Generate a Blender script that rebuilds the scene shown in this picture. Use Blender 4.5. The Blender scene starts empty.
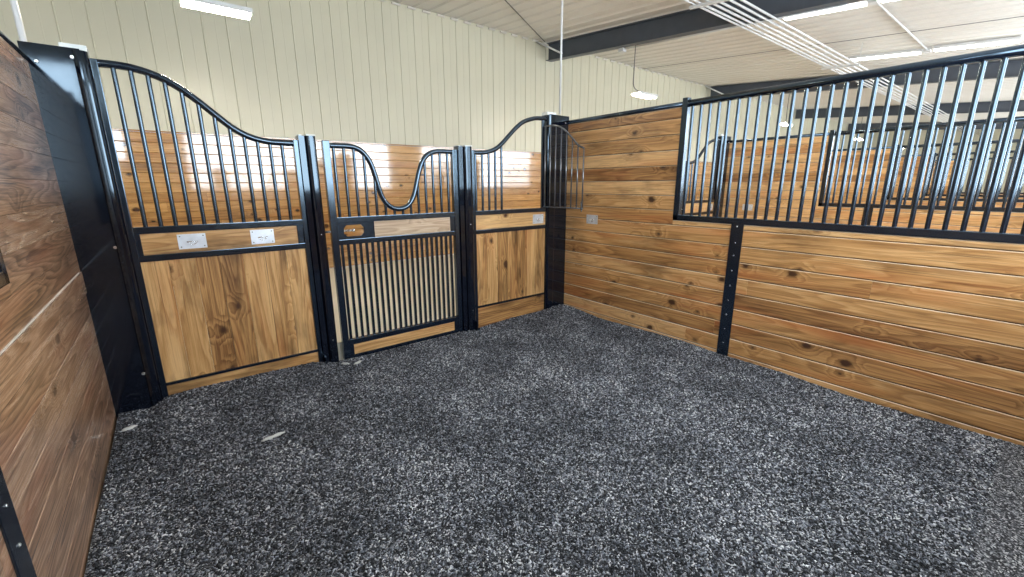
import bpy, bmesh, math, random
import numpy as np
from mathutils import Vector, Matrix, noise
random.seed(7)
SC = bpy.context.scene
COL = SC.collection
PI = math.pi

# ------------------------------------------------------------------ materials
def new_mat(name):
    m = bpy.data.materials.new(name); m.use_nodes = True
    nt = m.node_tree; nt.nodes.clear()
    out = nt.nodes.new('ShaderNodeOutputMaterial')
    b = nt.nodes.new('ShaderNodeBsdfPrincipled')
    nt.links.new(b.outputs[0], out.inputs[0])
    return m, nt, b

class NT:
    """small helper around a node tree"""
    def __init__(s, nt): s.nt = nt
    def n(s, t, **kw):
        d = s.nt.nodes.new(t)
        for k, v in kw.items():
            if k.startswith('i_'):
                d.inputs[int(k[2:]) if k[2:].isdigit() else k[2:]].default_value = v
            else: setattr(d, k, v)
        return d
    def l(s, a, b): s.nt.links.new(a, b)
    def math(s, op, a, b=None, clamp=False):
        d = s.nt.nodes.new('ShaderNodeMath'); d.operation = op; d.use_clamp = clamp
        for i, v in enumerate((a, b)):
            if v is None: continue
            if hasattr(v, 'links'): s.l(v, d.inputs[i])
            else: d.inputs[i].default_value = v
        return d.outputs[0]
    def mapr(s, v, a, b, c=0., d=1.):
        m = s.nt.nodes.new('ShaderNodeMapRange'); m.clamp = True
        s.l(v, m.inputs[0])
        for i, q in enumerate((a, b, c, d)): m.inputs[i+1].default_value = q
        return m.outputs[0]
    def mix(s, f, a, b, mode='MIX'):
        m = s.nt.nodes.new('ShaderNodeMix'); m.data_type = 'RGBA'; m.blend_type = mode; m.clamp_factor = True
        if hasattr(f, 'links'): s.l(f, m.inputs[0])
        else: m.inputs[0].default_value = f
        for i, q in ((6, a), (7, b)):
            if hasattr(q, 'links'): s.l(q, m.inputs[i])
            else: m.inputs[i].default_value = (*q, 1)
        return m.outputs[2]
    def ramp(s, v, stops):
        r = s.nt.nodes.new('ShaderNodeValToRGB'); e = r.color_ramp.elements
        while len(e) < len(stops): e.new(.5)
        for el, (p, c) in zip(e, stops): el.position = p; el.color = (*c, 1)
        s.l(v, r.inputs[0]); return r.outputs[0]
    def vec(s, x, y, z):
        c = s.nt.nodes.new('ShaderNodeCombineXYZ')
        for i, v in enumerate((x, y, z)):
            if hasattr(v, 'links'): s.l(v, c.inputs[i])
            else: c.inputs[i].default_value = v
        return c.outputs[0]
    def noise(s, v, scale=1., detail=3., rough=.5, dist=0.):
        d = s.nt.nodes.new('ShaderNodeTexNoise'); s.l(v, d.inputs['Vector'])
        d.inputs['Scale'].default_value = scale; d.inputs['Detail'].default_value = detail
        d.inputs['Roughness'].default_value = rough; d.inputs['Distortion'].default_value = dist
        return d.outputs[0]

def steel(name, col, rough, metal=0., coat=0.):
    m, nt, b = new_mat(name); h = NT(nt)
    tc = h.n('ShaderNodeTexCoord').outputs['Object']
    n1 = h.noise(tc, 9., 4., .6)
    c = h.mix(h.mapr(n1, .35, .75), col, tuple(min(1, x*1.35+.002) for x in col))
    h.l(c, b.inputs['Base Color'])
    h.l(h.mapr(h.noise(tc, 23., 3.), .3, .7, rough*.85, rough*1.2), b.inputs['Roughness'])
    b.inputs['Metallic'].default_value = metal
    b.inputs['Coat Weight'].default_value = coat
    b.inputs['Coat Roughness'].default_value = .07; b.inputs['Coat IOR'].default_value = 1.5
    return m

def plain(name, col, rough=.5, metal=0., var=.1, scale=6.):
    m, nt, b = new_mat(name); h = NT(nt)
    tc = h.n('ShaderNodeTexCoord').outputs['Object']
    c = h.mix(h.mapr(h.noise(tc, scale, 4.), .3, .7), tuple(x*(1-var) for x in col), tuple(min(1, x*(1+var)) for x in col))
    h.l(c, b.inputs['Base Color']); b.inputs['Roughness'].default_value = rough; b.inputs['Metallic'].default_value = metal
    return m

def emit(name, col, st):
    m = bpy.data.materials.new(name); m.use_nodes = True; nt = m.node_tree; nt.nodes.clear()
    o = nt.nodes.new('ShaderNodeOutputMaterial'); e = nt.nodes.new('ShaderNodeEmission')
    e.inputs[0].default_value = (*col, 1); e.inputs[1].default_value = st
    nt.links.new(e.outputs[0], o.inputs[0]); return m

def wood(name, dark, mid, light, knot=(.05, .018, .008), rough=.3, coat=.25, red=.25, stain=.5, ring=.5, knots=1., coatr=.1, spec=.5, fine=.5, cior=1.5, tonev=.4, nring=11., kpick=.66, streak=.55):
    """stained pine: UV u runs along the board, v across (metres, shifted per board); attribute tone = board shade"""
    m, nt, b = new_mat(name); h = NT(nt)
    uv = h.n('ShaderNodeUVMap').outputs[0]
    sp = h.n('ShaderNodeSeparateXYZ'); h.l(uv, sp.inputs[0]); u, v = sp.outputs[0], sp.outputs[1]
    tone = h.n('ShaderNodeAttribute', attribute_name='tone').outputs['Fac']
    warp = h.noise(h.vec(h.math('MULTIPLY', u, 2.2), h.math('MULTIPLY', v, 6.), 0.), 1., 3., .5)
    # knots: round cells in the board plane, only some of them carry one
    kv = h.n('ShaderNodeTexVoronoi', feature='F1', voronoi_dimensions='2D', i_Scale=1.)
    h.l(h.vec(h.math('MULTIPLY', u, 3.6), h.math('MULTIPLY', v, 5.0), 3.), kv.inputs['Vector'])
    kd, kc = kv.outputs['Distance'], h.n('ShaderNodeSeparateColor'); h.l(kv.outputs['Color'], kc.inputs[0])
    pick = h.mapr(kc.outputs[0], kpick, kpick+.04)
    rag = h.noise(h.vec(h.math('MULTIPLY', u, 24.), h.math('MULTIPLY', v, 34.), 2.), 1., 3., .6)
    kd2 = h.math('ADD', kd, h.math('MULTIPLY', h.math('SUBTRACT', warp, .5), .16))
    kd2 = h.math('ADD', kd2, h.math('MULTIPLY', h.math('SUBTRACT', rag, .5), .13))
    kd2 = h.math('ADD', kd2, h.math('MULTIPLY', h.math('SUBTRACT', kc.outputs[1], .35), .10))
    near = h.math('MULTIPLY', h.mapr(kd2, .42, .05), pick)
    # cathedral growth rings: contour lines of a slow field that bulges round the knots
    fld = h.noise(h.vec(h.math('MULTIPLY', u, .75), h.math('MULTIPLY', v, 7.5), 4.), 1., 1.2, .45)
    fld = h.math('ADD', fld, h.math('MULTIPLY', near, .22))
    fr = h.math('FRACT', h.math('MULTIPLY', fld, nring))
    rings = h.math('MULTIPLY', h.mapr(fr, 0., .72), h.mapr(fr, 1., .86))
    vw = h.math('ADD', v, h.math('MULTIPLY', fld, .02))
    g1 = h.noise(h.vec(h.math('MULTIPLY', u, 1.6), h.math('MULTIPLY', vw, 75.), 1.), 1., 5., .7)
    g2 = h.noise(h.vec(h.math('MULTIPLY', u, 8.), h.math('MULTIPLY', vw, 380.), 5.), 1., 2., .6)
    g3 = h.noise(h.vec(h.math('MULTIPLY', u, .8), h.math('MULTIPLY', v, 16.), 7.), 1., 3., .6)
    g = h.math('ADD', h.math('MULTIPLY', rings, ring*.5), h.math('MULTIPLY', h.mapr(g1, .30, .70), .62-ring*.5))
    g = h.math('ADD', g, h.math('MULTIPLY', h.mapr(g3, .3, .7), .38))
    g = h.math('ADD', g, h.math('MULTIPLY', h.math('SUBTRACT', g2, .5), fine))
    g = h.math('ADD', g, h.math('MULTIPLY', h.math('SUBTRACT', tone, .5), tonev), True)
    c = h.ramp(g, [(0., dark), (.5, mid), (1., light)])
    # dark hairlines running with the grain
    hl = h.noise(h.vec(h.math('MULTIPLY', u, 1.1), h.math('MULTIPLY', vw, 130.), 12.), 1., 4., .75)
    hm = h.noise(h.vec(h.math('MULTIPLY', u, 1.3), h.math('MULTIPLY', v, 9.), 14.), 1., 2., .5)
    c = h.mix(h.math('MULTIPLY', h.math('MULTIPLY', h.mapr(hl, .53, .66), h.mapr(hm, .38, .6)), streak), c, tuple(x*.4 for x in dark))
    # rusty and smoky stains
    st = h.noise(h.vec(h.math('MULTIPLY', u, 1.6), h.math('MULTIPLY', v, 5.), 9.), 1., 4., .6)
    c = h.mix(h.math('MULTIPLY', h.mapr(st, .51, .74), stain), c, tuple(x*.28 for x in dark))
    rd = h.noise(h.vec(h.math('MULTIPLY', u, .9), h.math('MULTIPLY', v, 7.), 21.), 1., 3., .5)
    c = h.mix(h.math('MULTIPLY', h.mapr(rd, .52, .72), red), c, (mid[0]*1.05, mid[1]*.55, mid[2]*.4))
    # knot body
    halo = h.math('MULTIPLY', h.math('MULTIPLY', h.mapr(kd2, .19, .08), pick), .8*knots)
    core = h.math('MULTIPLY', h.math('MULTIPLY', h.mapr(kd2, .105, .055), pick), .97*knots)
    c = h.mix(halo, c, tuple(x*.45 for x in dark)); c = h.mix(core, c, knot)
    h.l(c, b.inputs['Base Color'])
    h.l(h.mapr(g, 0., 1., rough*1.2, rough*.85), b.inputs['Roughness'])
    b.inputs['Coat Weight'].default_value = coat; b.inputs['Coat Roughness'].default_value = coatr
    b.inputs['Specular IOR Level'].default_value = spec; b.inputs['Coat IOR'].default_value = cior
    bp = h.n('ShaderNodeBump'); bp.inputs['Strength'].default_value = .12; bp.inputs['Distance'].default_value = .004
    h.l(g1, bp.inputs['Height']); h.l(bp.outputs[0], b.inputs['Normal'])
    return m

M = {}
M['steel'] = steel('black_powder_coat', (.003, .005, .012), .17, 0., .0)
for _n in M['steel'].node_tree.nodes:
    if _n.type == 'BSDF_PRINCIPLED': _n.inputs['Specular Tint'].default_value = (.58, .80, 1., 1); _n.inputs['IOR'].default_value = 2.0
M['plate_steel'] = steel('black_post_coat', (.003, .004, .009), .07, 0., 0.)
for _n in M['plate_steel'].node_tree.nodes:
    if _n.type == 'BSDF_PRINCIPLED': _n.inputs['Specular Tint'].default_value = (.62, .82, 1., 1); _n.inputs['IOR'].default_value = 1.75
M['grey_steel'] = steel('grey_bar_steel', (.15, .155, .165), .22, .6)
M['zinc'] = steel('zinc_plate', (.62, .66, .72), .35, .6)
M['bolt'] = steel('bright_bolt', (.75, .76, .78), .25, .9)
M['cap'] = plain('clear_white_cap', (.72, .76, .76), .15)
M['rafter'] = plain('dark_grey_rafter_paint', (.062, .075, .098), .45)
M['white_metal'] = plain('white_conduit', (.58, .59, .60), .4)
M['cord'] = plain('grey_cord', (.12, .12, .12), .6)
M['wood'] = wood('stained_pine_wall', (.19, .080, .027), (.53, .278, .102), (.82, .52, .25), red=.4, stain=.7, ring=.6, tonev=.65, streak=.85)
M['wood_left'] = wood('stained_pine_brown', (.085, .038, .019), (.46, .26, .15), (.82, .57, .39), red=.3, stain=.65, ring=.8, knots=.6, fine=1.1, kpick=.75, streak=1.3, coat=.8, coatr=.22, nring=15.)
M['wood_panel'] = wood('stained_pine_panel', (.15, .06, .02), (.47, .255, .095), (.74, .47, .22), red=.3, stain=.85, ring=.7, coat=.15, fine=.8, tonev=.5, kpick=.72, streak=.8)
M['wood_pale'] = wood('weathered_glare_board', (.24, .15, .09), (.50, .36, .24), (.72, .59, .46), red=.1, stain=.5, ring=.6, coat=.3, fine=.6)  # weathered tan, with the whitish glare put into the colour
M['wood_far'] = wood('varnished_pine_far', (.20, .088, .026), (.48, .25, .08), (.68, .40, .15), red=.25, stain=.35, ring=.35, rough=.2, coat=1., coatr=.07, cior=2.0, tonev=.35, kpick=.74)
M['edge_highlight'] = wood('painted_edge_highlight', (.45, .30, .17), (.66, .50, .34), (.85, .72, .56), red=.1, stain=.4, ring=.2, knots=0., rough=.25)  # highlight along the upper board bevels, painted as a paler colour
M['joint_glint'] = plain('painted_joint_glint', (.78, .70, .62), .6)  # window glint on a left wall joint, painted as a pale colour
M['gap'] = plain('board_backing', (.05, .025, .012), .9)

def ribbed(name, col, rough=.35):
    m, nt, b = new_mat(name); h = NT(nt)
    tc = h.n('ShaderNodeTexCoord').outputs['Object']
    c = h.mix(h.mapr(h.noise(tc, 1.3, 3.), .3, .7), tuple(x*.95 for x in col), col)
    h.l(c, b.inputs['Base Color']); b.inputs['Roughness'].default_value = rough
    return m
M['liner'] = ribbed('cream_liner_steel', (.565, .545, .435))
M['ceil'] = ribbed('white_ceiling_steel', (.62, .60, .57), .4)

def concrete():
    m, nt, b = new_mat('pale_concrete'); h = NT(nt)
    tc = h.n('ShaderNodeTexCoord').outputs['Object']
    a = h.noise(tc, 1.2, 6., .6); d = h.noise(tc, 40., 3.)
    c = h.ramp(h.math('ADD', h.math('MULTIPLY', a, .7), h.math('MULTIPLY', d, .3)), [(.3, (.80, .74, .61)), (.7, (.90, .84, .71))])
    h.l(c, b.inputs['Base Color']); b.inputs['Roughness'].default_value = .55
    return m
M['concrete'] = concrete()

def bed():
    m, nt, b = new_mat('crumb_bed'); h = NT(nt)
    tc = h.n('ShaderNodeTexCoord').outputs['Object']
    nz = h.n('ShaderNodeTexNoise', noise_dimensions='3D', i_Scale=55.); nz.inputs['Detail'].default_value = 2.
    h.l(tc, nz.inputs['Vector'])
    wv = h.n('ShaderNodeVectorMath', operation='MULTIPLY_ADD'); h.l(nz.outputs['Color'], wv.inputs[0])
    wv.inputs[1].default_value = (.012, .012, .012); h.l(tc, wv.inputs[2])
    vo = h.n('ShaderNodeTexVoronoi', i_Scale=170.); h.l(wv.outputs[0], vo.inputs['Vector'])
    sc = h.n('ShaderNodeSeparateColor'); h.l(vo.outputs['Color'], sc.inputs[0])
    c = h.ramp(sc.outputs[0], [(0., (.010, .011, .013)), (.42, (.035, .037, .043)), (.70, (.13, .135, .15)), (.92, (.38, .39, .41)), (1., (.65, .65, .66))])
    h.l(c, b.inputs['Base Color']); b.inputs['Roughness'].default_value = .85
    b.inputs['Specular IOR Level'].default_value = .25
    bp = h.n('ShaderNodeBump'); bp.inputs['Strength'].default_value = .8; bp.inputs['Distance'].default_value = .006
    h.l(sc.outputs[1], bp.inputs['Height']); h.l(bp.outputs[0], b.inputs['Normal'])
    return m
def chips():
    m, nt, b = new_mat('crumb_chip'); h = NT(nt)
    g = h.n('ShaderNodeNewGeometry').outputs['Random Per Island']
    tc = h.n('ShaderNodeTexCoord').outputs['Object']
    big = h.noise(tc, 1.9, 5., .7)
    v = h.math('ADD', g, h.math('MULTIPLY', h.math('SUBTRACT', big, .5), 1.), True)
    c = h.ramp(v, [(0., (.010, .011, .013)), (.40, (.035, .037, .043)), (.68, (.12, .132, .162)), (.90, (.37, .39, .435)), (1., (.70, .71, .73))])
    h.l(c, b.inputs['Base Color']); b.inputs['Roughness'].default_value = .8
    b.inputs['Specular IOR Level'].default_value = .3
    return m
M['bed'] = bed(); M['chip'] = chips()
M['shaving'] = plain('pale_shaving', (.55, .55, .53), .8)
M['tube'] = emit('lamp_diffuser', (1., .90, .74), 220.)
M['strip'] = emit('ceiling_lamp_diffuser', (1., .97, .90), 8.)
M['pane'] = emit('daylight_curtain_pane', (.86, .94, 1.), 13.)

# ------------------------------------------------------------------ mesh builder
class MB:
    def __init__(s): s.bm = bmesh.new(); s.mi = 0; s.smooth_faces = []
    def _tag(s, fs, smooth=False):
        for f in fs: f.material_index = s.mi; f.smooth = smooth
    def box(s, x0, x1, y0, y1, z0, z1, bev=0.):
        r = bmesh.ops.create_cube(s.bm, size=1.)
        vs = r['verts']
        for v in vs:
            v.co = Vector(((x0+x1)/2+v.co.x*(x1-x0), (y0+y1)/2+v.co.y*(y1-y0), (z0+z1)/2+v.co.z*(z1-z0)))
        fs = {f for v in vs for f in v.link_faces}; es = list({e for v in vs for e in v.link_edges})
        s._tag(fs)
        if bev: 
            r = bmesh.ops.bevel(s.bm, geom=es, offset=bev, segments=2, affect='EDGES', profile=.7)
            s._tag(r['faces'])
        return s
    def tube(s, pts, r, seg=12, cap=True):
        pts = [Vector(p) for p in pts]; n = len(pts); rings = []; prev = None
        for i, p in enumerate(pts):
            t = (pts[min(i+1, n-1)]-pts[max(i-1, 0)]).normalized()
            if prev is None:
                a = Vector((0, 0, 1)) if abs(t.z) < .9 else Vector((0, 1, 0))
                u = t.cross(a).normalized()
            else: u = (prev-t*prev.dot(t)).normalized()
            prev = u; w = t.cross(u)
            rr = r[i] if isinstance(r, (list, tuple)) else r
            rings.append([s.bm.verts.new(p+u*math.cos(2*PI*k/seg)*rr+w*math.sin(2*PI*k/seg)*rr) for k in range(seg)])
        fs = []
        for a, b in zip(rings, rings[1:]):
            for k in range(seg): fs.append(s.bm.faces.new((a[k], a[(k+1) % seg], b[(k+1) % seg], b[k])))
        s._tag(fs, True)
        if cap: s._tag([s.bm.faces.new(rings[0][::-1]), s.bm.faces.new(rings[-1])])
        return s
    def prism(s, poly, lo, hi, axis, smooth=False):
        """extrude a closed 2-D polygon along axis ('x': (y,z), 'y': (x,z), 'z': (x,y))"""
        def P(a, b, t): return {'x': (t, a, b), 'y': (a, t, b), 'z': (a, b, t)}[axis]
        A = [s.bm.verts.new(P(a, b, lo)) for a, b in poly]; B = [s.bm.verts.new(P(a, b, hi)) for a, b in poly]
        n = len(poly)
        fs = [s.bm.faces.new((A[i], A[(i+1) % n], B[(i+1) % n], B[i])) for i in range(n)]
        s._tag(fs, smooth); s._tag([s.bm.faces.new(A[::-1]), s.bm.faces.new(B)])
        return s
    def build(s, name, mats, parent=None, loc=None):
        bm = s.bm
        bmesh.ops.recalc_face_normals(bm, faces=bm.faces)
        me = bpy.data.meshes.new(name); bm.to_mesh(me); bm.free()
        for m in (mats if isinstance(mats, (list, tuple)) else [mats]): me.materials.append(m)
        o = bpy.data.objects.new(name, me); COL.objects.link(o)
        if parent:
            o.parent = parent; o.matrix_parent_inverse = Matrix.Translation(-Vector(parent.location))
        elif loc is not None:
            me.transform(Matrix.Translation(-Vector(loc))); o.location = loc
        return o

def tag(o, label, cat, group=None, kind=None):
    o['label'] = label; o['category'] = cat
    if group: o['group'] = group
    if kind: o['kind'] = kind
    return o
def thing(name, label, cat, loc, group=None):
    o = bpy.data.objects.new(name, None); COL.objects.link(o); o.location = loc; o.empty_display_size = .1
    return tag(o, label, cat, group)
def structure(o, label=None):
    o['kind'] = 'structure'
    if label: o['label'] = label
    return o
def spline(pts, n=8):
    out = []; P = [Vector(p) for p in pts]; P = [P[0]*2-P[1]]+P+[P[-1]*2-P[-2]]
    for i in range(1, len(P)-2):
        a, b, c, d = P[i-1:i+3]
        for k in range(n):
            t = k/n
            out.append(.5*((2*b)+(c-a)*t+(2*a-5*b+4*c-d)*t*t+(3*b-a-3*c+d)*t**3))
    out.append(P[-2]); return out

def boards(name, mats, planks, parent=None, bev=.007, loc=None, edge=False):
    """planks: list of (origin, along, across, normal, L, W, T, matindex) -> one mesh, UV in metres with a random shift per board, tone per board"""
    verts, faces, uvs, tones, mi = [], [], [], [], []
    for (o, al, ac, nr, L, W, T, k) in planks:
        o, al, ac, nr = map(Vector, (o, al, ac, nr)); ou, ov = random.uniform(0, 40), random.uniform(0, 40); t = random.random()
        b = min(bev, W*.2)
        prof = [(0, -T), (0, -b), (b*.8, 0), (W-b*.8, 0), (W, -b), (W, -T)]
        base = len(verts)
        for e in (0, L):
            for (w, d) in prof: verts.append(o+al*e+ac*w+nr*d)
        n = len(prof)
        for i in range(n):
            j = (i+1) % n
            faces.append((base+i, base+j, base+n+j, base+n+i))
            uvs += [(ou, ov+prof[i][0]), (ou, ov+prof[j][0]), (ou+L, ov+prof[j][0]), (ou+L, ov+prof[i][0])]
            tones.append(t); mi.append(1 if (edge and i == 3) else k)  # upper bevel gets the painted highlight slot
        for cap, e in ((range(n), 0), (range(n), L)):
            idx = [base+(n if e else 0)+i for i in cap]
            faces.append(tuple(idx)); uvs += [(ou+prof[i][1]*.3, ov+prof[i][0]) for i in cap]; tones.append(t); mi.append(k)
    me = bpy.data.meshes.new(name); me.from_pydata([tuple(v) for v in verts], [], faces)
    uvl = me.uv_layers.new(name='UVMap')
    uvl.data.foreach_set('uv', np.array(uvs, np.float32).ravel())
    at = me.attributes.new('tone', 'FLOAT', 'FACE'); at.data.foreach_set('value', np.array(tones, np.float32))
    me.polygons.foreach_set('material_index', np.array(mi, np.int32))
    bm = bmesh.new(); bm.from_mesh(me); bmesh.ops.recalc_face_normals(bm, faces=bm.faces); bm.to_mesh(me); bm.free()
    for m in (mats if isinstance(mats, (list, tuple)) else [mats]): me.materials.append(m)
    o = bpy.data.objects.new(name, me); COL.objects.link(o)
    if parent:
        o.parent = parent; o.matrix_parent_inverse = Matrix.Translation(-Vector(parent.location))
    elif loc is not None:
        me.transform(Matrix.Translation(-Vector(loc))); o.location = loc
    return o

# ------------------------------------------------------------------ the measured place (metres; stall corner at the origin)
W = 4.0            # our stall is four metres wide, front in the plane y = 0, camera inside at y < 0
PITCH = 3.72       # next partition to the right
YB = -4.3          # outer wall behind the camera
YF = 3.62          # wall across the aisle
ZA = .125          # aisle slab above the bedding
X0, X1 = -10.2, 26.
def zc(y): return 4.25+.085*(y-YF)       # sloping ceiling
GRID = .13; Z1 = .029                     # boards: joints at Z1 + k*GRID

# ---- right / left partitions -------------------------------------------------------------
def partition(name, x, sgn, mats, protrude=None):
    """boarded partition whose visible face is x, thickness away from the viewer (sgn=+1: towards +x); L-shaped around the grille opening"""
    pl = []; nr = (-sgn, 0, 0); T = .04
    k = -1
    while True:
        z0 = Z1+GRID*k; z1 = z0+GRID
        if z0 >= 2.07: break
        a, b = max(z0, -.06), min(z1, 2.068)
        segs = [(YB+.06, 0.0)] if b <= 1.112 else ([(-1.36, 0.)] if a >= 1.11 else None)
        if segs is None:
            pl.append(((x, YB+.06, a), (0, 1, 0), (0, 0, 1), nr, -1.36-YB-.06, 1.111-a, T, 0)); segs = [(-1.36, 0.)]
        for (y0, y1) in segs:
            # boards butt together now and then
            cuts = [y0]
            if y1-y0 > 2 and random.random() < .25: cuts.append(random.uniform(y0+1.2, y1-.8))
            cuts.append(y1)
            for c0, c1 in zip(cuts, cuts[1:]):
                dx = -sgn*protrude[1] if protrude and abs(z1-protrude[0]) < .02 else 0
                pl.append(((x+dx, c0+.0006, a+.0006), (0, 1, 0), (0, 0, 1), nr, c1-c0-.0012, b-a-.0012, T, 0))
        k += 1
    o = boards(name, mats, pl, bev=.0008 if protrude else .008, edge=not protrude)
    structure(o)
    return o

def core(name, x, sgn):
    m = MB()
    xa, xb = sorted((x+sgn*.006, x+sgn*.034))
    m.box(xa, xb, YB+.08, -.002, -.05, 1.105); m.box(xa, xb, -1.355, -.002, 1.105, 2.06)
    return structure(m.build(name, M['gap']))

wr = partition('wall_right', 0., 1, [M['wood'], M['edge_highlight']])
core('wall_right_core', 0., 1)
wl = partition('wall_left', -W, -1, [M['wood_left']], protrude=(Z1+GRID*7, .006))
core('wall_left_core', -W, -1)
m = MB(); m.box(-W-.004, -W+.0035, -3.9, -.07, .9395, .9455, .001)   # added pale strip: painted highlight of the window-lit board edge
structure(m.build('joint_glint_strip', M['joint_glint']))

def grille(x, label, group, nb=32, seg=12, strap=True, sgn=1):
    t = thing('partition_grille', label, 'grille', (x+sgn*.02, -1.36, 1.11), group)
    c = x+sgn*.02; s = .026; yE = YB+.12
    f = MB()
    f.box(c-s, c+s, -1.41, -1.36, 1.112, 2.135, .005)
    f.box(c-s, c+s, yE, -1.36, 1.112, 1.160, .005)
    f.box(c-s, c+s, yE, yE+.05, 1.16, 2.10, .005)
    f.build('frame', M['steel'], t)
    r = MB(); r.tube([(c, -1.405, 2.088), (c, yE+.02, 2.088)], .028, 16); r.build('top_rail', M['steel'], t)
    for k in range(nb):
        y = -1.446-.0757*k
        if y < yE+.07: break
        b = MB(); b.tube([(c, y, 1.155), (c, y, 2.075)], .0128, seg, False); b.build('bar', M['steel'], t)
    return t
def top_pipe(x, label, sgn=1, seg=14):
    c = x+sgn*.02
    m = MB(); m.tube([(c, .03, 2.088), (c, -1.365, 2.088)], .0225, seg)
    return tag(m.build('pipe_rail', M['steel'], loc=(c, -.7, 2.088)), label, 'rail', 'pipe rails on the partitions')
def strap(x, label, sgn=1):
    xa, xb = sorted((x-sgn*.007, x-sgn*.0005))
    o = thing('wall_strap', label, 'strap', (x, -1.935, 0), 'upright wall straps')
    m = MB(); m.box(xa, xb, -1.985, -1.888, -.02, 1.135, .002); m.build('strap_plate', M['steel'], o)
    for k in range(9):
        z = 1.095-.13*k if k < 2 else 1.05-.125*k+.06
        b = MB(); xh = x-sgn*.007
        b.tube([(xh, -1.935, z), (xh-sgn*.004, -1.935, z)], [.0065, .004], 8)
        b.build('bolt', M['bolt'], o)
    return o
grille(0., 'black barred grille in the right stall wall, nearest the camera', 'partition grilles')
top_pipe(0., 'black pipe rail capping the solid boards of the right stall wall')
strap(0., 'black upright strap bolted to the right stall wall below the grille')
grille(-W, 'black barred grille on the brown left wall, only its corner in frame', 'partition grilles', sgn=-1)
top_pipe(-W, 'black pipe rail capping the brown left stall wall', -1)
strap(-W, 'black upright strap bolted to the brown left wall, bottom left corner', -1)
GL = ['black barred grille of the next stall, second seen through the near bars',
      'third grille beyond the near bars, faint behind the second one',
      'small far grille, fourth along the row of stalls',
      'smallest far grille, last along the row of stalls']
PL = ['black pipe rail on the next stall wall seen through the near bars',
      'thin pipe rail on the third partition beyond the near bars',
      'far pipe rail on the fourth partition along the row',
      'last far pipe rail on the fifth partition along the row']
for i in range(1, 5):
    x = PITCH*i
    partition('wall_divider', x, 1, [M['wood'], M['edge_highlight']]); core('wall_divider_core', x, 1)
    grille(x, GL[i-1], 'partition grilles', seg=8); top_pipe(x, PL[i-1], seg=8)
strap(PITCH, 'dark upright strap on the next stall wall, seen through the near bars')

# ---- stall front --------------------------------------------------------------------------
YC = .02           # centre plane of the steelwork
def square(m, x0, x1, z0, z1, d=.022, bev=.004): m.box(x0, x1, YC-d, YC+d, z0, z1, bev)

def parts_sq(t, name, L):
    for q in L:
        m = MB(); square(m, *q); m.build(name, M['steel'], t)

def tie_plate(parent, x0, x1, z0, z1, y):
    p = MB(); p.box(x0, x1, y-.003, y, z0, z1, .001)
    po = p.build('tie_plate', M['zinc'], parent); po['label'] = 'galvanised plate'
    cx, cz = (x0+x1)/2, (z0+z1)/2
    r = MB()
    r.tube([(cx-.026+.052*k/12, y-.0055, cz-.004-.018*math.sin(PI*k/12)) for k in range(13)], .003, 8)
    r.tube([(cx-.03, y-.005, cz-.002), (cx+.03, y-.005, cz-.002)], .0035, 8)
    r.build('fold_ring', M['bolt'], po)
    for sx in (x0+.014, x1-.014):
        for sz in (z0+.014, z1-.014):
            b = MB(); b.tube([(sx, y-.003, sz), (sx, y-.0055, sz)], [.0042, .003], 8); b.build('screw', M['cord'], po)
    return po

def vertical_boards(name, parent, x0, x1, z0, z1, y=.012, mat='wood_panel', wd=.132):
    n = max(1, round((x1-x0)/wd)); w = (x1-x0)/n
    pl = [((x0+w*i+.0006, y, z0), (0, 0, 1), (1, 0, 0), (0, -1, 0), z1-z0, w-.0012, .024, 0) for i in range(n)]
    return boards(name, M[mat], pl, parent, .0015)
def flat_board(name, parent, x0, x1, z0, z1, y=.012, mat='wood_panel'):
    return boards(name, M[mat], [((x0, y, z0), (1, 0, 0), (0, 0, 1), (0, -1, 0), x1-x0, z1-z0, .024, 0)], parent, .0015)

LCURVE = [(-3.745, 2.107), (-3.643, 2.108), (-3.558, 2.097), (-3.471, 2.070), (-3.384, 2.022), (-3.295, 1.951), (-3.202, 1.866), (-3.12, 1.797), (-3.031, 1.751), (-2.935, 1.729), (-2.85, 1.725), (-2.762, 1.725)]
GCURVE = [(-2.53, 1.722), (-2.418, 1.724), (-2.347, 1.721), (-2.288, 1.700), (-2.242, 1.657), (-2.208, 1.600), (-2.183, 1.522), (-2.160, 1.425), (-2.136, 1.340), (-2.102, 1.281), (-2.05, 1.242), (-1.985, 1.229), (-1.915, 1.248), (-1.867, 1.298), (-1.834, 1.368), (-1.805, 1.470), (-1.777, 1.560), (-1.743, 1.634), (-1.69, 1.688), (-1.625, 1.714), (-1.55, 1.720), (-1.44, 1.720)]
RCURVE = [(-1.242, 1.724), (-1.15, 1.724), (-1.076, 1.731), (-.975, 1.758), (-.886, 1.812), (-.785, 1.902), (-.686, 1.988), (-.591, 2.048), (-.462, 2.088), (-.36, 2.098), (-.289, 2.098)]
def height_on(curve, x):
    for (a, za), (b, zb) in zip(curve, curve[1:]):
        if a <= x <= b: return za+(zb-za)*(x-a)/(b-a)
    return curve[-1][1]
def curved_rail(parent, curve, dx=0., r=.0215, seg=14, n=6):
    m = MB(); m.tube(spline([(x+dx, YC, z) for x, z in curve], n), r, seg); return m.build('top_rail', M['steel'], parent)
def bar(parent, x, z0, z1, r=.0122, seg=10):
    m = MB(); m.tube([(x, YC, z0), (x, YC, z1)], r, seg, False); return m.build('bar', M['steel'], parent)

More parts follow.
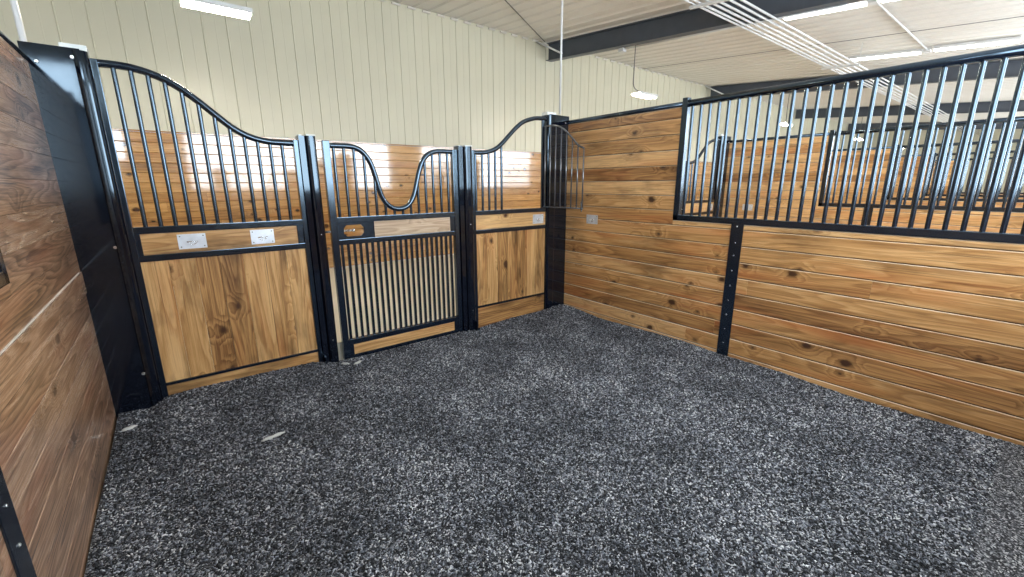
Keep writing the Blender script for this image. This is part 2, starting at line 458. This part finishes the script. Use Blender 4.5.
# left fixed panel
t = thing('stall_front_panel', 'black framed panel left of the gate with boarded front and two galvanised plates', 'panel', (-3.25, YC, 0), 'stall front panels')
parts_sq(t, 'stile', [(-3.768, -3.737, .0, 2.125), (-2.772, -2.738, .0, 1.75)])
parts_sq(t, 'cross_rail', [(-3.738, -2.771, 1.137, 1.180), (-3.738, -2.771, .962, 1.003), (-3.738, -2.771, .117, .137, .018)])
parts_sq(t, 'rail_block', [(-3.738, -3.712, 1.0, 1.14, .016), (-2.815, -2.771, 1.0, 1.14, .016)])
curved_rail(t, LCURVE)
for k in range(12): bar(t, -3.676+.0756*k, 1.175, height_on(LCURVE, -3.676+.0756*k))
flat_board('mid_board', t, -3.738, -2.772, 1.0, 1.14)
vertical_boards('board_panel', t, -3.738, -2.772, .135, .965)
flat_board('base_board', t, -3.738, -2.772, -.03, .12, .014)
tie_plate(t, -3.532, -3.379, 1.024, 1.121, .012); tie_plate(t, -3.12, -2.972, 1.020, 1.122, .012)

# gate
t = thing('stall_gate', 'black stall gate with U-shaped dip in its top rail and close bars below', 'gate', (-1.985, YC, 0))
f = MB(); square(f, -2.572, -2.520, -.005, 1.757); f.build('stile', M['steel'], t)
f = MB(); square(f, -1.452, -1.402, -.005, 1.740); f.build('stile', M['steel'], t)
parts_sq(t, 'cross_rail', [(-2.521, -1.451, 1.137, 1.182), (-2.521, -1.451, .962, 1.005), (-2.521, -1.451, .112, .157), (-2.521, -1.451, -.012, .022, .018)])
parts_sq(t, 'rail_block', [(-2.521, -2.484, .02, .115, .02), (-1.495, -1.451, .02, .115, .02)])
curved_rail(t, GCURVE, n=5)
for k in range(14):
    x = -2.49+.0763*k; zt = height_on(GCURVE, x)
    if zt-1.18 > .02: bar(t, x, 1.175, zt)
# latch plate with an eight-sided window, wooden name board beside it
p = MB()
hx, hz, hw, hh = -2.395, 1.072, .080, .046
inner = [(hx-hw, hz-hh*.45), (hx-hw*.72, hz-hh), (hx+hw*.72, hz-hh), (hx+hw, hz-hh*.45), (hx+hw, hz+hh*.45), (hx+hw*.72, hz+hh), (hx-hw*.72, hz+hh), (hx-hw, hz+hh*.45)]
outer = [(-2.521, 1.03), (-2.48, 1.0), (-2.30, 1.0), (-2.226, 1.03), (-2.226, 1.11), (-2.30, 1.14), (-2.48, 1.14), (-2.521, 1.11)]
outer = [(-2.521, 1.05), (-2.521, 1.0), (-2.226, 1.0), (-2.226, 1.05), (-2.226, 1.09), (-2.226, 1.14), (-2.521, 1.14), (-2.521, 1.09)]
for y0 in (.0, .012):
    vi = [p.bm.verts.new((a, y0, b)) for a, b in inner]; vo = [p.bm.verts.new((a, y0, b)) for a, b in outer]
    for i in range(8):
        j = (i+1) % 8; p.bm.faces.new((vi[i], vi[j], vo[j], vo[i]))
    if y0 == .0: keep = vi
    else:
        for i in range(8):
            j = (i+1) % 8; p.bm.faces.new((keep[i], keep[j], vi[j], vi[i]))
lp = p.build('latch_plate', M['steel'], t)
b = MB(); b.tube([(-2.616, YC, 1.072), (-2.40, YC, 1.072)], .008, 10); b.tube([(-2.40, YC, 1.072), (-2.385, YC, 1.072)], .013, 10)
b.build('latch_pin', M['bolt'], t)['label'] = 'bright latch pin'
flat_board('name_board', t, -2.226, -1.500, 1.005, 1.137, .004, 'wood_pale')
f = MB(); square(f, -1.502, -1.451, 1.0, 1.14, .018); f.build('end_plate', M['steel'], t)
for k in range(21):
    x = -2.498+.0502*k
    m = MB(); m.box(x-.0105, x+.0105, YC-.0105, YC+.0105, .15, .968, .003); m.build('lower_bar', M['steel'], t)
flat_board('kick_board', t, -2.484, -1.495, .02, .114, .006)

def right_panel(dx, label, hinge_door=True):
    t = thing('stall_front_panel', label, 'panel', (-.75+dx, YC, 0), 'stall front panels')
    parts_sq(t, 'stile', [(-1.246+dx, -1.213+dx, .0, 1.745), (-.345+dx, -.318+dx, 1.17, 2.10, .012)])
    parts_sq(t, 'cross_rail', [(-1.213+dx, -.288+dx, 1.138, 1.180), (-1.213+dx, -.288+dx, .955, .995), (-1.213+dx, -.288+dx, .195, .216, .018)])
    curved_rail(t, RCURVE, dx)
    for k in range(5): bar(t, -1.193+.0775*k+dx, 1.175, height_on(RCURVE, -1.193+.0775*k))
    flat_board('mid_board', t, -1.213+dx, -.288+dx, .99, 1.14)
    vertical_boards('board_panel', t, -1.213+dx, -.288+dx, .214, .96)
    flat_board('base_board', t, -1.213+dx, -.288+dx, -.03, .197, .014)
    tie_plate(t, -.47+dx, -.318+dx, 1.012, 1.112, .012)
    return t
right_panel(0, 'black framed panel right of the gate with open feed gap and one galvanised plate')
right_panel(PITCH, 'next stall front panel with curved rail, seen through the near bars')

# open feed door standing out into the stall
t = thing('feed_door', 'small barred feed door swung open in front of the black corner post', 'door', (-.318, -.01, 1.19))
A, B = Vector((-.318, -.006, 0)), Vector((-.255, -.50, 0))
def fd(s, z): v = A.lerp(B, s); return (v.x, v.y, z)
dtop = [(0, 2.022), (.12, 2.022), (.25, 2.018), (.38, 2.000), (.55, 1.948), (.72, 1.873), (.86, 1.805), (1., 1.775)]
m = MB(); m.tube(spline([fd(s, z) for s, z in dtop], 5), .010, 10); m.build('top_rail', M['grey_steel'], t)
m = MB(); m.tube([fd(-.02, 1.19), fd(1.02, 1.19)], .008, 8); m.build('bottom_rail', M['grey_steel'], t)
for k in range(8):
    s = k/7; z = np.interp(s, [a for a, _ in dtop], [b for _, b in dtop])
    m = MB(); m.tube([fd(s, 1.188), fd(s, float(z))], .0078, 10); m.build('bar', M['grey_steel'], t)
m = MB(); m.tube([fd(.985, 1.175), fd(.985, 1.26)], .011, 10); m.tube([fd(.985, 1.155), fd(.985, 1.18)], .007, 8); m.build('drop_latch', M['grey_steel'], t)

# posts
def gate_post(x0, x1, ztop, label, foot_side):
    t = thing('gate_post', label, 'post', ((x0+x1)/2, YC, 0), 'gate posts')
    w = x1-x0; y0, y1 = -.03, .07
    prof = [(x0, y1), (x0, y0+.012), (x0+.28*w, y0+.012), (x0+.30*w, y0+.03), (x0+.36*w, y0+.03)]
    c0, c1 = x0+.38*w, x1; r = .034
    for k in range(7): a = PI+PI/2*k/6; prof.append((c0+r+math.cos(a)*r, y0+r+math.sin(a)*r))
    for k in range(7): a = 1.5*PI+PI/2*k/6; prof.append((c1-r+math.cos(a)*r, y0+r+math.sin(a)*r))
    prof.append((c1, y1))
    m = MB(); m.prism(prof, -.06, ztop, 'z'); m.build('tube', M['plate_steel'], t)
    m = MB(); m.box(c0+.004, c1-.004, y0+.004, y1-.004, ztop, ztop+.012, .005); m.box(x0+.004, x0+.026, y0+.02, y1-.01, ztop, ztop+.009, .003)
    m.build('cap', M['cap'], t)
    m = MB(); xs = x0 if foot_side < 0 else x1-.03
    m.box(xs+.001, xs+.029, y0-.05, y0-.001, -.05, .012, .003); m.box(xs+.001, xs+.009, y0-.045, y0-.001, .0, .085, .002)
    m.build('foot_bracket', M['steel'], t)
    for z in (1.06, .2):
        b = MB(); b.tube([(x0+.68*w, y0, z), (x0+.68*w, y0-.004, z)], [.006, .004], 8); b.build('bolt', M['bolt'], t)
    return t
gate_post(-2.737, -2.617, 1.780, 'black gate post with pale cap between boarded panel and gate latch side', -1)
gate_post(-1.398, -1.247, 1.772, 'black gate post with pale cap between gate hinge side and right panel', 1)
def corner_post(x_wall, sgn, label, z_top=2.165, wide=.20, seg=8, chunky=True):
    """flat plate against the side wall, rounded tube towards the panel; sgn=+1: wall on the left"""
    t = thing('corner_post', label, 'post', (x_wall+sgn*.12, YC, 0), 'corner posts')
    a, b = x_wall-sgn*.032, x_wall+sgn*wide
    m = MB(); m.box(min(a, b), max(a, b), -.004, .004, -.06, z_top, .002); m.build('face_plate', M['plate_steel'], t)
    c0, c1 = x_wall+sgn*(wide-(.035 if sgn > 0 else .095)), x_wall+sgn*(wide+.031)
    lo, hi = sorted((c0, c1)); r = .031; y0, y1 = -.022, .085; prof = [(lo, y1)]
    for k in range(7): q = PI+PI/2*k/6; prof.append((lo+r+math.cos(q)*r, y0+r+math.sin(q)*r))
    for k in range(7): q = 1.5*PI+PI/2*k/6; prof.append((hi-r+math.cos(q)*r, y0+r+math.sin(q)*r))
    prof.append((hi, y1))
    m = MB(); m.prism(prof, -.06, z_top-.01, 'z'); m.build('tube', M['plate_steel'], t)
    m = MB(); m.box(lo-.045*(sgn > 0), hi, .0, y1+.01, z_top-.01, z_top+.022, .006); m.build('cap', M['cap'], t)
    for z in (2.118, 1.067, .24):
        xb = x_wall+sgn*(wide-.035)
        q = MB(); q.tube([(xb, -.004, z), (xb, -.009, z)], [.012, .008], 10); q.build('bolt', M['bolt'], t)
    q = MB(); q.tube([(x_wall+sgn*.022, -.004, 2.075), (x_wall+sgn*.022, -.010, 2.075)], [.010, .007], 10); q.build('bolt', M['bolt'], t)
    return t
corner_post(-W, 1, 'wide black corner post with bright bolts beside the brown left wall')
corner_post(0., -1, 'black corner post where the front meets the right stall wall', z_top=2.148, wide=.255)
corner_post(PITCH, -1, 'dark corner post of the next stall, seen through the near bars', wide=.255)
gate_post(PITCH-1.398, PITCH-1.247, 1.752, 'dark gate post of the next stall, behind the left end of the near bars', 1)

# plates screwed to walls, conduits rising from the posts
def wall_plate(x, label):
    t = thing('tie_plate', label, 'plate', (x, -.40, 1.06), 'wall tie plates')
    p = MB(); p.box(x-.0035, x+.001, -.478, -.322, 1.012, 1.108, .001); p.build('plate', M['zinc'], t)
    r = MB()
    r.tube([(x-.007, -.43+.06*k/12, 1.056-.02*math.sin(PI*k/12)) for k in range(13)], .0035, 8)
    r.tube([(x-.006, -.435, 1.058), (x-.006, -.365, 1.058)], .004, 8); r.build('fold_ring', M['bolt'], t)
    for y in (-.464, -.336):
        for z in (1.026, 1.094):
            b = MB(); b.tube([(x-.0035, y, z), (x-.006, y, z)], [.0042, .003], 8); b.build('screw', M['cord'], t)
wall_plate(0., 'galvanised tie plate on the right stall wall near the corner post')
wall_plate(PITCH, 'galvanised tie plate on the next stall wall, seen through the near bars')
m = MB(); m.tube([(-.06, .05, 2.17), (-.06, .05, zc(.05)-.02)], .011, 10)
tag(m.build('conduit', M['white_metal'], loc=(-.06, .05, 2.17)), 'thin white conduit rising from the right corner post to the ceiling', 'conduit', 'post conduits')
m = MB(); m.tube([(-4.022, .10, ZA), (-4.022, .10, zc(.1)-.02)], .014, 10)
tag(m.build('conduit', M['white_metal'], loc=(-4.022, .1, 2.17)), 'white conduit rising above the left corner post', 'conduit', 'post conduits')

# the right partition stands a hair off square to the front
_p = Vector((0., -3.4, 0.)); _T = Matrix.Translation(_p) @ Matrix.Rotation(-.0065, 4, 'Z') @ Matrix.Translation(-_p)
bpy.context.view_layer.update()
for o in list(COL.objects):
    if o.parent is None and (o.name in ('wall_right', 'wall_right_core', 'partition_grille', 'pipe_rail', 'wall_strap', 'tie_plate') or (o.name.startswith('tie_plate') and abs(o.location.x) < .01 and o.get('category'))):
        o.matrix_world = _T @ o.matrix_world

_p = Vector((-W, -2., 0.)); _T = Matrix.Translation(_p) @ Matrix.Rotation(.005, 4, 'Z') @ Matrix.Translation(-_p)
for o in list(COL.objects):
    if o.parent is None and (o.name in ('wall_left', 'wall_left_core', 'joint_glint_strip') or (abs(o.location.x+W) < .05 and o.name.split('.')[0] in ('partition_grille', 'pipe_rail', 'wall_strap'))):
        o.matrix_world = _T @ o.matrix_world

# ---- bedding -------------------------------------------------------------------------------
FR = [(-3.99, .008), (-3.844, -.006), (-3.74, .047), (-3.6, .054), (-3.29, .051), (-2.82, .042), (-2.66, .0), (-2.3, -.012), (-1.22, -.014), (-.8, .009), (-.36, .008), (-.17, .032), (.0, .022)]
RT = [(-4.3, 0.), (-3.63, .003), (-3.22, -.014), (-2.84, -.02), (-2.39, .002), (-1.91, -.002), (-1.545, .016), (-1.22, .008), (-.86, -.004), (-.59, -.014), (-.29, .006), (-.08, .031), (0., .03)]
def bed_z(x, y):
    fz = np.interp(x, [a for a, _ in FR], [b for _, b in FR]); rz = np.interp(y, [a for a, _ in RT], [b for _, b in RT])
    wf = np.exp(-(y/.35)**2); w2 = np.exp(-(x/.3)**2)
    n = (np.sin(2.1*x+1.3*y+.5)+np.sin(3.7*x-2.9*y+1.)+np.sin(1.3*x+5.1*y))*.004
    return wf*fz+(1-wf)*w2*rz+(1-wf)*(1-w2)*n
nx, ny = 230, 250
gx = np.linspace(-W+.002, .012, nx); gy = np.linspace(YB+.07, -.001, ny)
GX, GY = np.meshgrid(gx, gy); GZ = bed_z(GX, GY)
rng = np.random.default_rng(5)
GZ = GZ+rng.normal(0, .0016, GZ.shape)
V = np.stack([GX, GY, GZ], -1).reshape(-1, 3)
ii = (np.arange(ny-1)[:, None]*nx+np.arange(nx-1)[None]).ravel()
Fq = np.stack([ii, ii+1, ii+nx+1, ii+nx], -1)
NC = 190000
cam_xy = np.array([-3.53, -3.51])
cx = rng.uniform(-W+.01, -.01, NC*2); cy = rng.uniform(-3.55, -.01, NC*2)
keep = ((cx-cam_xy[0])*.618+(cy-cam_xy[1])*.786) > .75            # only the ground ahead of where one stands
cx, cy = cx[keep][:NC], cy[keep][:NC]; NC = len(cx)
sz = rng.uniform(.0025, .0062, (NC, 3)) * np.array([1.25, .65, .4]); sz[:, 0] *= rng.uniform(.8, 1.5, NC)
cube = np.array([[-1, -1, -1], [1, -.7, -1], [.8, 1, -1], [-1, .8, -1], [-.7, -.8, 1], [.8, -.6, 1], [.6, .7, 1], [-.8, .6, 1]], float)
P = cube[None]*sz[:, None]*(1+rng.uniform(-.25, .25, (NC, 8, 3)))
a, bb, cc = rng.uniform(0, 2*PI, NC), rng.normal(0, .5, NC), rng.normal(0, .5, NC)
def rot(Pp, i, j, an):
    c, s = np.cos(an)[:, None], np.sin(an)[:, None]; q = Pp.copy()
    q[..., i] = Pp[..., i]*c-Pp[..., j]*s; q[..., j] = Pp[..., i]*s+Pp[..., j]*c; return q
P = rot(rot(rot(P, 0, 2, bb), 1, 2, cc), 0, 1, a)
P += np.stack([cx, cy, bed_z(cx, cy)+rng.uniform(-.002, .005, NC)], -1)[:, None]
CF = np.array([[0, 3, 2, 1], [4, 5, 6, 7], [0, 1, 5, 4], [1, 2, 6, 5], [2, 3, 7, 6], [3, 0, 4, 7]])
Fc = (CF[None]+(np.arange(NC)*8)[:, None, None]).reshape(-1, 4)+len(V)
AV = np.concatenate([V, P.reshape(-1, 3)]).astype(np.float32); AF = np.concatenate([Fq, Fc]).astype(np.int32)
me = bpy.data.meshes.new('crumb_bedding')
me.vertices.add(len(AV)); me.vertices.foreach_set('co', AV.ravel())
me.loops.add(AF.size); me.loops.foreach_set('vertex_index', AF.ravel())
me.polygons.add(len(AF)); me.polygons.foreach_set('loop_start', np.arange(0, AF.size, 4, dtype=np.int32))
mi = np.zeros(len(AF), np.int32); mi[len(Fq):] = 1
me.materials.append(M['bed']); me.materials.append(M['chip'])
me.polygons.foreach_set('material_index', mi); me.update(calc_edges=True)
o = bpy.data.objects.new('crumb_bedding', me); COL.objects.link(o)
tag(o, 'speckled grey and black crumb bedding covering the stall ground', 'bedding', kind='stuff')
# pale scraps on the bedding
def scrap(x, y, L, w, ang, label):
    m = MB(); z = float(bed_z(x, y))+.007
    pts = []
    for k in range(7):
        s = k/6-.5; pts.append((x+math.cos(ang)*L*s, y+math.sin(ang)*L*s, z+.0012*math.sin(k*1.7)))
    m.tube(pts, [w*.3, w*.8, w, w*.9, w, w*.7, w*.25], 6)
    o = m.build('wood_shaving', M['shaving'], loc=(x, y, z))
    tag(o, label, 'shaving', 'pale scraps on the bedding')
scrap(-3.262, -.90, .13, .012, .18, 'longest pale scrap lying on the bedding before the left panel')
scrap(-2.602, -.115, .07, .012, -.7, 'pale scrap at the foot of the gate post')
scrap(-2.512, -.150, .09, .012, .5, 'pale scrap just in front of the gate corner')
scrap(-3.93, -.27, .075, .014, .3, 'pale scrap lying in the corner by the brown left wall')

# ---- building shell ------------------------------------------------------------------------
m = MB(); m.box(X0, X1, .09, YF, -.2, ZA); structure(m.build('floor', M['concrete']))
m = MB(); m.box(X0, X1, YB, .09, -.25, -.07); structure(m.build('floor_stalls', M['concrete']))
# wall across the aisle: boards below, ribbed liner panel above
pl = []
k = 0
ZT = 2.078
while True:
    b = ZT-.0005-.122*k; a = max(b-.122, ZA)
    if b <= ZA+.01: break
    x = X0
    while x < X1:
        L = random.uniform(3., 4.9); x2 = min(x+L, X1)
        pl.append(((x+.001, YF, a+.0012), (1, 0, 0), (0, 0, 1), (0, -1, 0), x2-x-.002, b-a-.003, .03, 0)); x = x2
    k += 1
structure(boards('wall_far', M['wood_far'], pl, bev=.007))
m = MB(); m.box(X0, X1, YF+.01, YF+.06, ZA, ZT-.005); structure(m.build('wall_far_core', M['gap']))
m = MB(); m.box(X0, X1, YF-.012, YF+.03, ZT, ZT+.018, .003); structure(m.build('trim_2', M['wood_far']))
m = MB()
prof = []
x = X0; p = .2665; off = -.467
x = off-math.ceil((off-X0)/p)*p
while x < X1:
    prof += [(x, YF+.012), (x+p*.47, YF+.012), (x+p*.475, YF+.010), (x+p*.495, YF+.010), (x+p*.50, YF+.012), (x+p-.022, YF+.012), (x+p-.016, YF+.001), (x+p-.010, YF+.001), (x+p-.004, YF+.012)]
    x += p
prof += [(x, YF+.012), (x, YF+.05), (prof[0][0], YF+.05)]
m.prism(prof, ZT+.015, 4.30, 'z'); structure(m.build('wall_far_liner', M['liner']))
# ceiling sheet: ribs run down the slope
m = MB(); prof = []
x = X0
while x < X1:
    prof += [(x, 0.), (x+.10, 0.), (x+.125, -.022), (x+.165, -.022), (x+.19, 0.)]
    x += p
prof += [(x, 0.), (x, .03), (X0, .03)]
bm = m.bm
A = [bm.verts.new((a, YB-.1, zc(YB-.1)+b)) for a, b in prof]; B = [bm.verts.new((a, YF+.06, zc(YF+.06)+b)) for a, b in prof]
n = len(prof)
for i in range(n): bm.faces.new((A[i], A[(i+1) % n], B[(i+1) % n], B[i]))
bm.faces.new(A[::-1]); bm.faces.new(B)
structure(m.build('ceiling', M['ceil']))
m = MB()
v = []
for dx, dz in ((-.012, -.026), (.012, -.026), (.012, -.02), (-.012, -.02)): v.append((6.25+dx, dz))
m2 = m.bm; A = [m2.verts.new((a, YB, zc(YB)+b)) for a, b in v]; B = [m2.verts.new((a, YF, zc(YF)+b)) for a, b in v]
for i in range(4): m2.faces.new((A[i], A[(i+1) % 4], B[(i+1) % 4], B[i]))
m2.faces.new(A[::-1]); m2.faces.new(B)
structure(m.build('trim_3', M['cord']))
m = MB()
for i in range(int((X1-X0)/p)): m.box(X0+p*i+.02, X0+p*i+.16, YF-.03, YF+.005, zc(YF)-.045, zc(YF)-.020)
structure(m.build('trim_4', M['ceil']))
# rafters
RX = [-3.56, 3.04, 9.64, 16.24, 22.84]
def slope_box(m, x0, x1, ya, yb, ta, ba, tb, bb):
    c = [m.bm.verts.new(q) for q in ((x0, ya, ba), (x1, ya, ba), (x1, ya, ta), (x0, ya, ta), (x0, yb, bb), (x1, yb, bb), (x1, yb, tb), (x0, yb, tb))]
    for f in ((0, 1, 2, 3), (7, 6, 5, 4), (0, 4, 5, 1), (1, 5, 6, 2), (2, 6, 7, 3), (3, 7, 4, 0)): m.bm.faces.new([c[i] for i in f])
for i, x in enumerate(RX):
    m = MB(); ya, yb = YB+.02, YF-.015; d0, d1 = .27, .315
    t0, t1 = zc(ya)-.024, zc(yb)-.024
    slope_box(m, x+.005, x+.017, ya, yb, t0, t0-d0, t1, t1-d1)
    slope_box(m, x-.065, x+.085, ya, yb, t0-d0, t0-d0-.012, t1-d1, t1-d1-.012)
    slope_box(m, x-.065, x+.085, ya, yb, t0, t0-.012, t1, t1-.012)
    structure(m.build('beam_%d' % (i+1), M['rafter']))
for x, lab in ((3.04, 'short pale brace angled between the cream wall and the near dark rafter'), (9.64, 'short pale brace between the cream wall and the farther dark rafter')):
    m = MB(); m.tube([(x-.34, YF-.04, 4.20), (x-.03, YF-.45, zc(YF-.4)-.27)], .018, 6)
    tag(m.build('rafter_brace', M['white_metal'], loc=(x-.2, YF-.03, 4.16)), lab, 'brace', 'rafter braces')
m = MB(); m.tube([(2.86, 3.52, zc(3.52)-.03), (.6, 2.02, zc(2.02)-.035)], .008, 6)
tag(m.build('brace_rod', M['cord'], loc=(2.86, 3.52, 4.2)), 'thin dark brace rod running diagonally under the ceiling to the near rafter', 'rod')

# outer wall behind the stalls, with daylight curtains in every bay
WIN = [(-9.6, -4.15), (-3.0, 2.8), (4.05, 9.4), (10.65, 16.0), (17.25, 22.6)]
ZW0, ZW1 = 1.32, 2.92
m = MB()
m.box(X0, X1, YB-.08, YB+.055, -.2, ZW0); m.box(X0, X1, YB-.08, YB+.02, ZW1, 3.66); m.box(WIN[0][0], WIN[0][1], YB-.08, YB+.02, ZW0, 2.05)
edges = [X0]+[e for w in WIN for e in w]+[X1]
for a, b in zip(edges[::2], edges[1::2]): m.box(a, b, YB-.08, YB+.02, ZW0, ZW1)
structure(m.build('wall_back', M['liner']))
pl = [((-W-.5, YB+.056, Z1+GRID*k+.001), (1, 0, 0), (0, 0, 1), (0, 1, 0), W+PITCH, GRID-.002, .001, 0) for k in range(10)]
structure(boards('wall_back_boards', M['wood'], pl, bev=.0005))
for i, (a, b) in enumerate(WIN):
    m = MB(); zs = 2.05 if i == 0 else ZW0; m.box(a, b, YB-.06, YB-.05, zs, ZW1); w = structure(m.build('window_%d' % (i+1), M['pane']))
    f = MB()
    for z in (zs, ZW1-.04): f.box(a, b, YB-.049, YB-.01, z, z+.04)
    for x in (a, b-.04): f.box(x, x+.04, YB-.049, YB-.01, zs+.04, ZW1-.04)
    fo = f.build('window_frame', M['steel'], w); fo['kind'] = 'structure'
m = MB(); m.box(X0-.1, X0, YB, YF, -.2, 4.3); structure(m.build('wall_end_left', M['liner']))
m = MB(); m.box(X1, X1+.1, YB, YF, -.2, 4.3); structure(m.build('wall_end_right', M['liner']))

# ---- lamps and services ---------------------------------------------------------------------
AL = [(-2.945, 'twin-tube lamp over the aisle, largest, at the top left'), (3.40, 'twin-tube lamp hanging below the near dark rafter by a grey cord'),
      (9.70, 'small lamp over the aisle seen through the near bars, nearest of the far ones'), (16.3, 'tiny far aisle lamp, second beyond the near bars'), (22.6, 'tiniest aisle lamp, farthest along the row')]
for i, (x, lab) in enumerate(AL):
    y, z = 1.45, 2.95; t = thing('aisle_lamp', lab, 'lamp', (x, y, z), 'aisle lamps')
    m = MB(); m.box(x-.26, x+.26, y-.10, y+.10, z+.026, z+.04, .004); m.box(x-.26, x+.26, y-.10, y-.094, z-.004, z+.027); m.box(x-.26, x+.26, y+.094, y+.10, z-.004, z+.027); m.build('housing', M['white_metal'], t)
    for dy in (-.05, .05):
        m = MB(); m.tube([(x-.25, y+dy, z), (x+.25, y+dy, z)], .017, 10); m.build('lamp_tube', M['tube'], t)
    zr = zc(y)-.36; xr = RX[i]+.01
    m = MB(); m.tube(spline([(xr, y, zr), (xr, y, (z+zr)/2), (xr+.02, y, z+.12), (x-.12, y, z+.04)], 5), .008, 6); m.build('cord', M['cord'], t)
m = MB(); y0, y1 = 1.75, -1.5
m.tube([(3.11, y0, zc(y0)-.365), (3.11, y1, zc(y1)-.335)], .011, 8); m.box(3.06, 3.16, 1.72, 1.82, zc(1.77)-.41, zc(1.77)-.35, .006)
tag(m.build('rafter_conduit', M['white_metal'], loc=(3.11, 1.7, 3.7)), 'pale conduit with a small box fixed under the near dark rafter', 'conduit')
CL = [(4.08, -.42, -1.44, 'long bright ceiling lamp nearest the dark rafter, left of the junction'), (4.08, -1.56, -2.6, 'long ceiling lamp cut by the top edge of the photo'),
      (7.62, -.32, -1.42, 'long bright lamp just above the grille rail, left of the conduit'), (7.56, -1.58, -2.62, 'long bright lamp just above the grille rail at the right edge')]
for x, ya, yb, lab in CL:
    t = thing('ceiling_lamp', lab, 'lamp', (x, (ya+yb)/2, zc((ya+yb)/2)-.06), 'ceiling lamps')
    m = MB(); slope_box(m, x-.075, x+.075, yb, ya, zc(yb)-.03, zc(yb)-.075, zc(ya)-.03, zc(ya)-.075); m.build('housing', M['white_metal'], t)
    m = MB(); slope_box(m, x-.055, x+.055, yb+.02, ya-.02, zc(yb)-.076, zc(yb)-.105, zc(ya)-.076, zc(ya)-.105); m.build('diffuser', M['strip'], t)
m = MB(); ym = -1.5; zz = zc(ym)-.06
m.tube([(4.08, ym, zz), (7.6, ym, zz)], .013, 8)
for x in (4.08, 7.6): m.box(x-.06, x+.06, ym-.05, ym+.05, zz-.045, zz+.03, .008)
tag(m.build('lamp_conduit', M['white_metal'], loc=(4.08, ym, zz)), 'grey conduit crossing the ceiling between the lamp rows', 'conduit')
PN = ['outermost pipe of the white bundle, on the aisle side', 'second pipe of the white bundle from the aisle side', 'third pipe of the white bundle from the aisle side',
      'third pipe of the white bundle from the lamp side', 'second pipe of the white bundle from the lamp side', 'outermost pipe of the white bundle, on the lamp side']
for i in range(6):
    y = -.26-(0, .07, .17, .26, .37, .47)[i]; z = zc(y)-.345
    m = MB(); m.tube([(RX[0]-3, y, z), (X1-.05, y, z)], .0135, 8)
    tag(m.build('ceiling_pipe', M['white_metal'], loc=(3.0, y, z)), PN[i]+' crossing under the rafters', 'pipe', 'white pipes under the ceiling')
for x, lab in ((1.9, 'white hanger bar holding the pipe bundle left of the near rafter'), (6.6, 'white hanger bar with rods under the pipe bundle above the near bars'), ):
    t = thing('pipe_hanger', lab, 'hanger', (x, -.5, zc(-.5)-.38), 'pipe hangers')
    m = MB(); y0, y1 = -.2, -.79
    slope_box(m, x-.02, x+.02, y1, y0, zc(y1)-.36, zc(y1)-.39, zc(y0)-.36, zc(y0)-.39); m.build('rail', M['white_metal'], t)
    for y in (-.215, -.775):
        m = MB(); m.tube([(x, y, zc(y)-.37), (x, y, zc(y)-.01)], .006, 6); m.build('rod', M['white_metal'], t)

# ---- world, camera, view -----------------------------------------------------------------------
w = bpy.data.worlds.new('sky'); SC.world = w; w.use_nodes = True
bg = w.node_tree.nodes['Background']; bg.inputs[0].default_value = (.75, .85, 1., 1); bg.inputs[1].default_value = 1.
cam = bpy.data.cameras.new('camera'); co = bpy.data.objects.new('camera', cam); COL.objects.link(co); SC.camera = co
yaw, pitch, roll = .6662, -.2394, -.0041
f = Vector((math.sin(yaw)*math.cos(pitch), math.cos(yaw)*math.cos(pitch), math.sin(pitch)))
r = Vector((math.cos(yaw), -math.sin(yaw), 0)); u = r.cross(f)
c, s = math.cos(roll), math.sin(roll); r, u = c*r+s*u, -s*r+c*u
co.matrix_world = Matrix(((r.x, u.x, -f.x, -3.5324), (r.y, u.y, -f.y, -3.5140), (r.z, u.z, -f.z, 1.4284), (0, 0, 0, 1)))
cam.sensor_width = 36.; cam.lens = 425.74/1024*36.; cam.clip_start = .05; cam.clip_end = 200
vs = SC.view_settings; SC.display_settings.display_device = 'sRGB'
vs.view_transform = 'Standard'; vs.look = 'None'; vs.exposure = -.13; vs.gamma = 1.; vs.use_curve_mapping = False
SC.cycles.max_bounces = 10; SC.cycles.diffuse_bounces = 5; SC.cycles.glossy_bounces = 5
SC.cycles.use_denoising = True; SC.cycles.sample_clamp_indirect = 8.
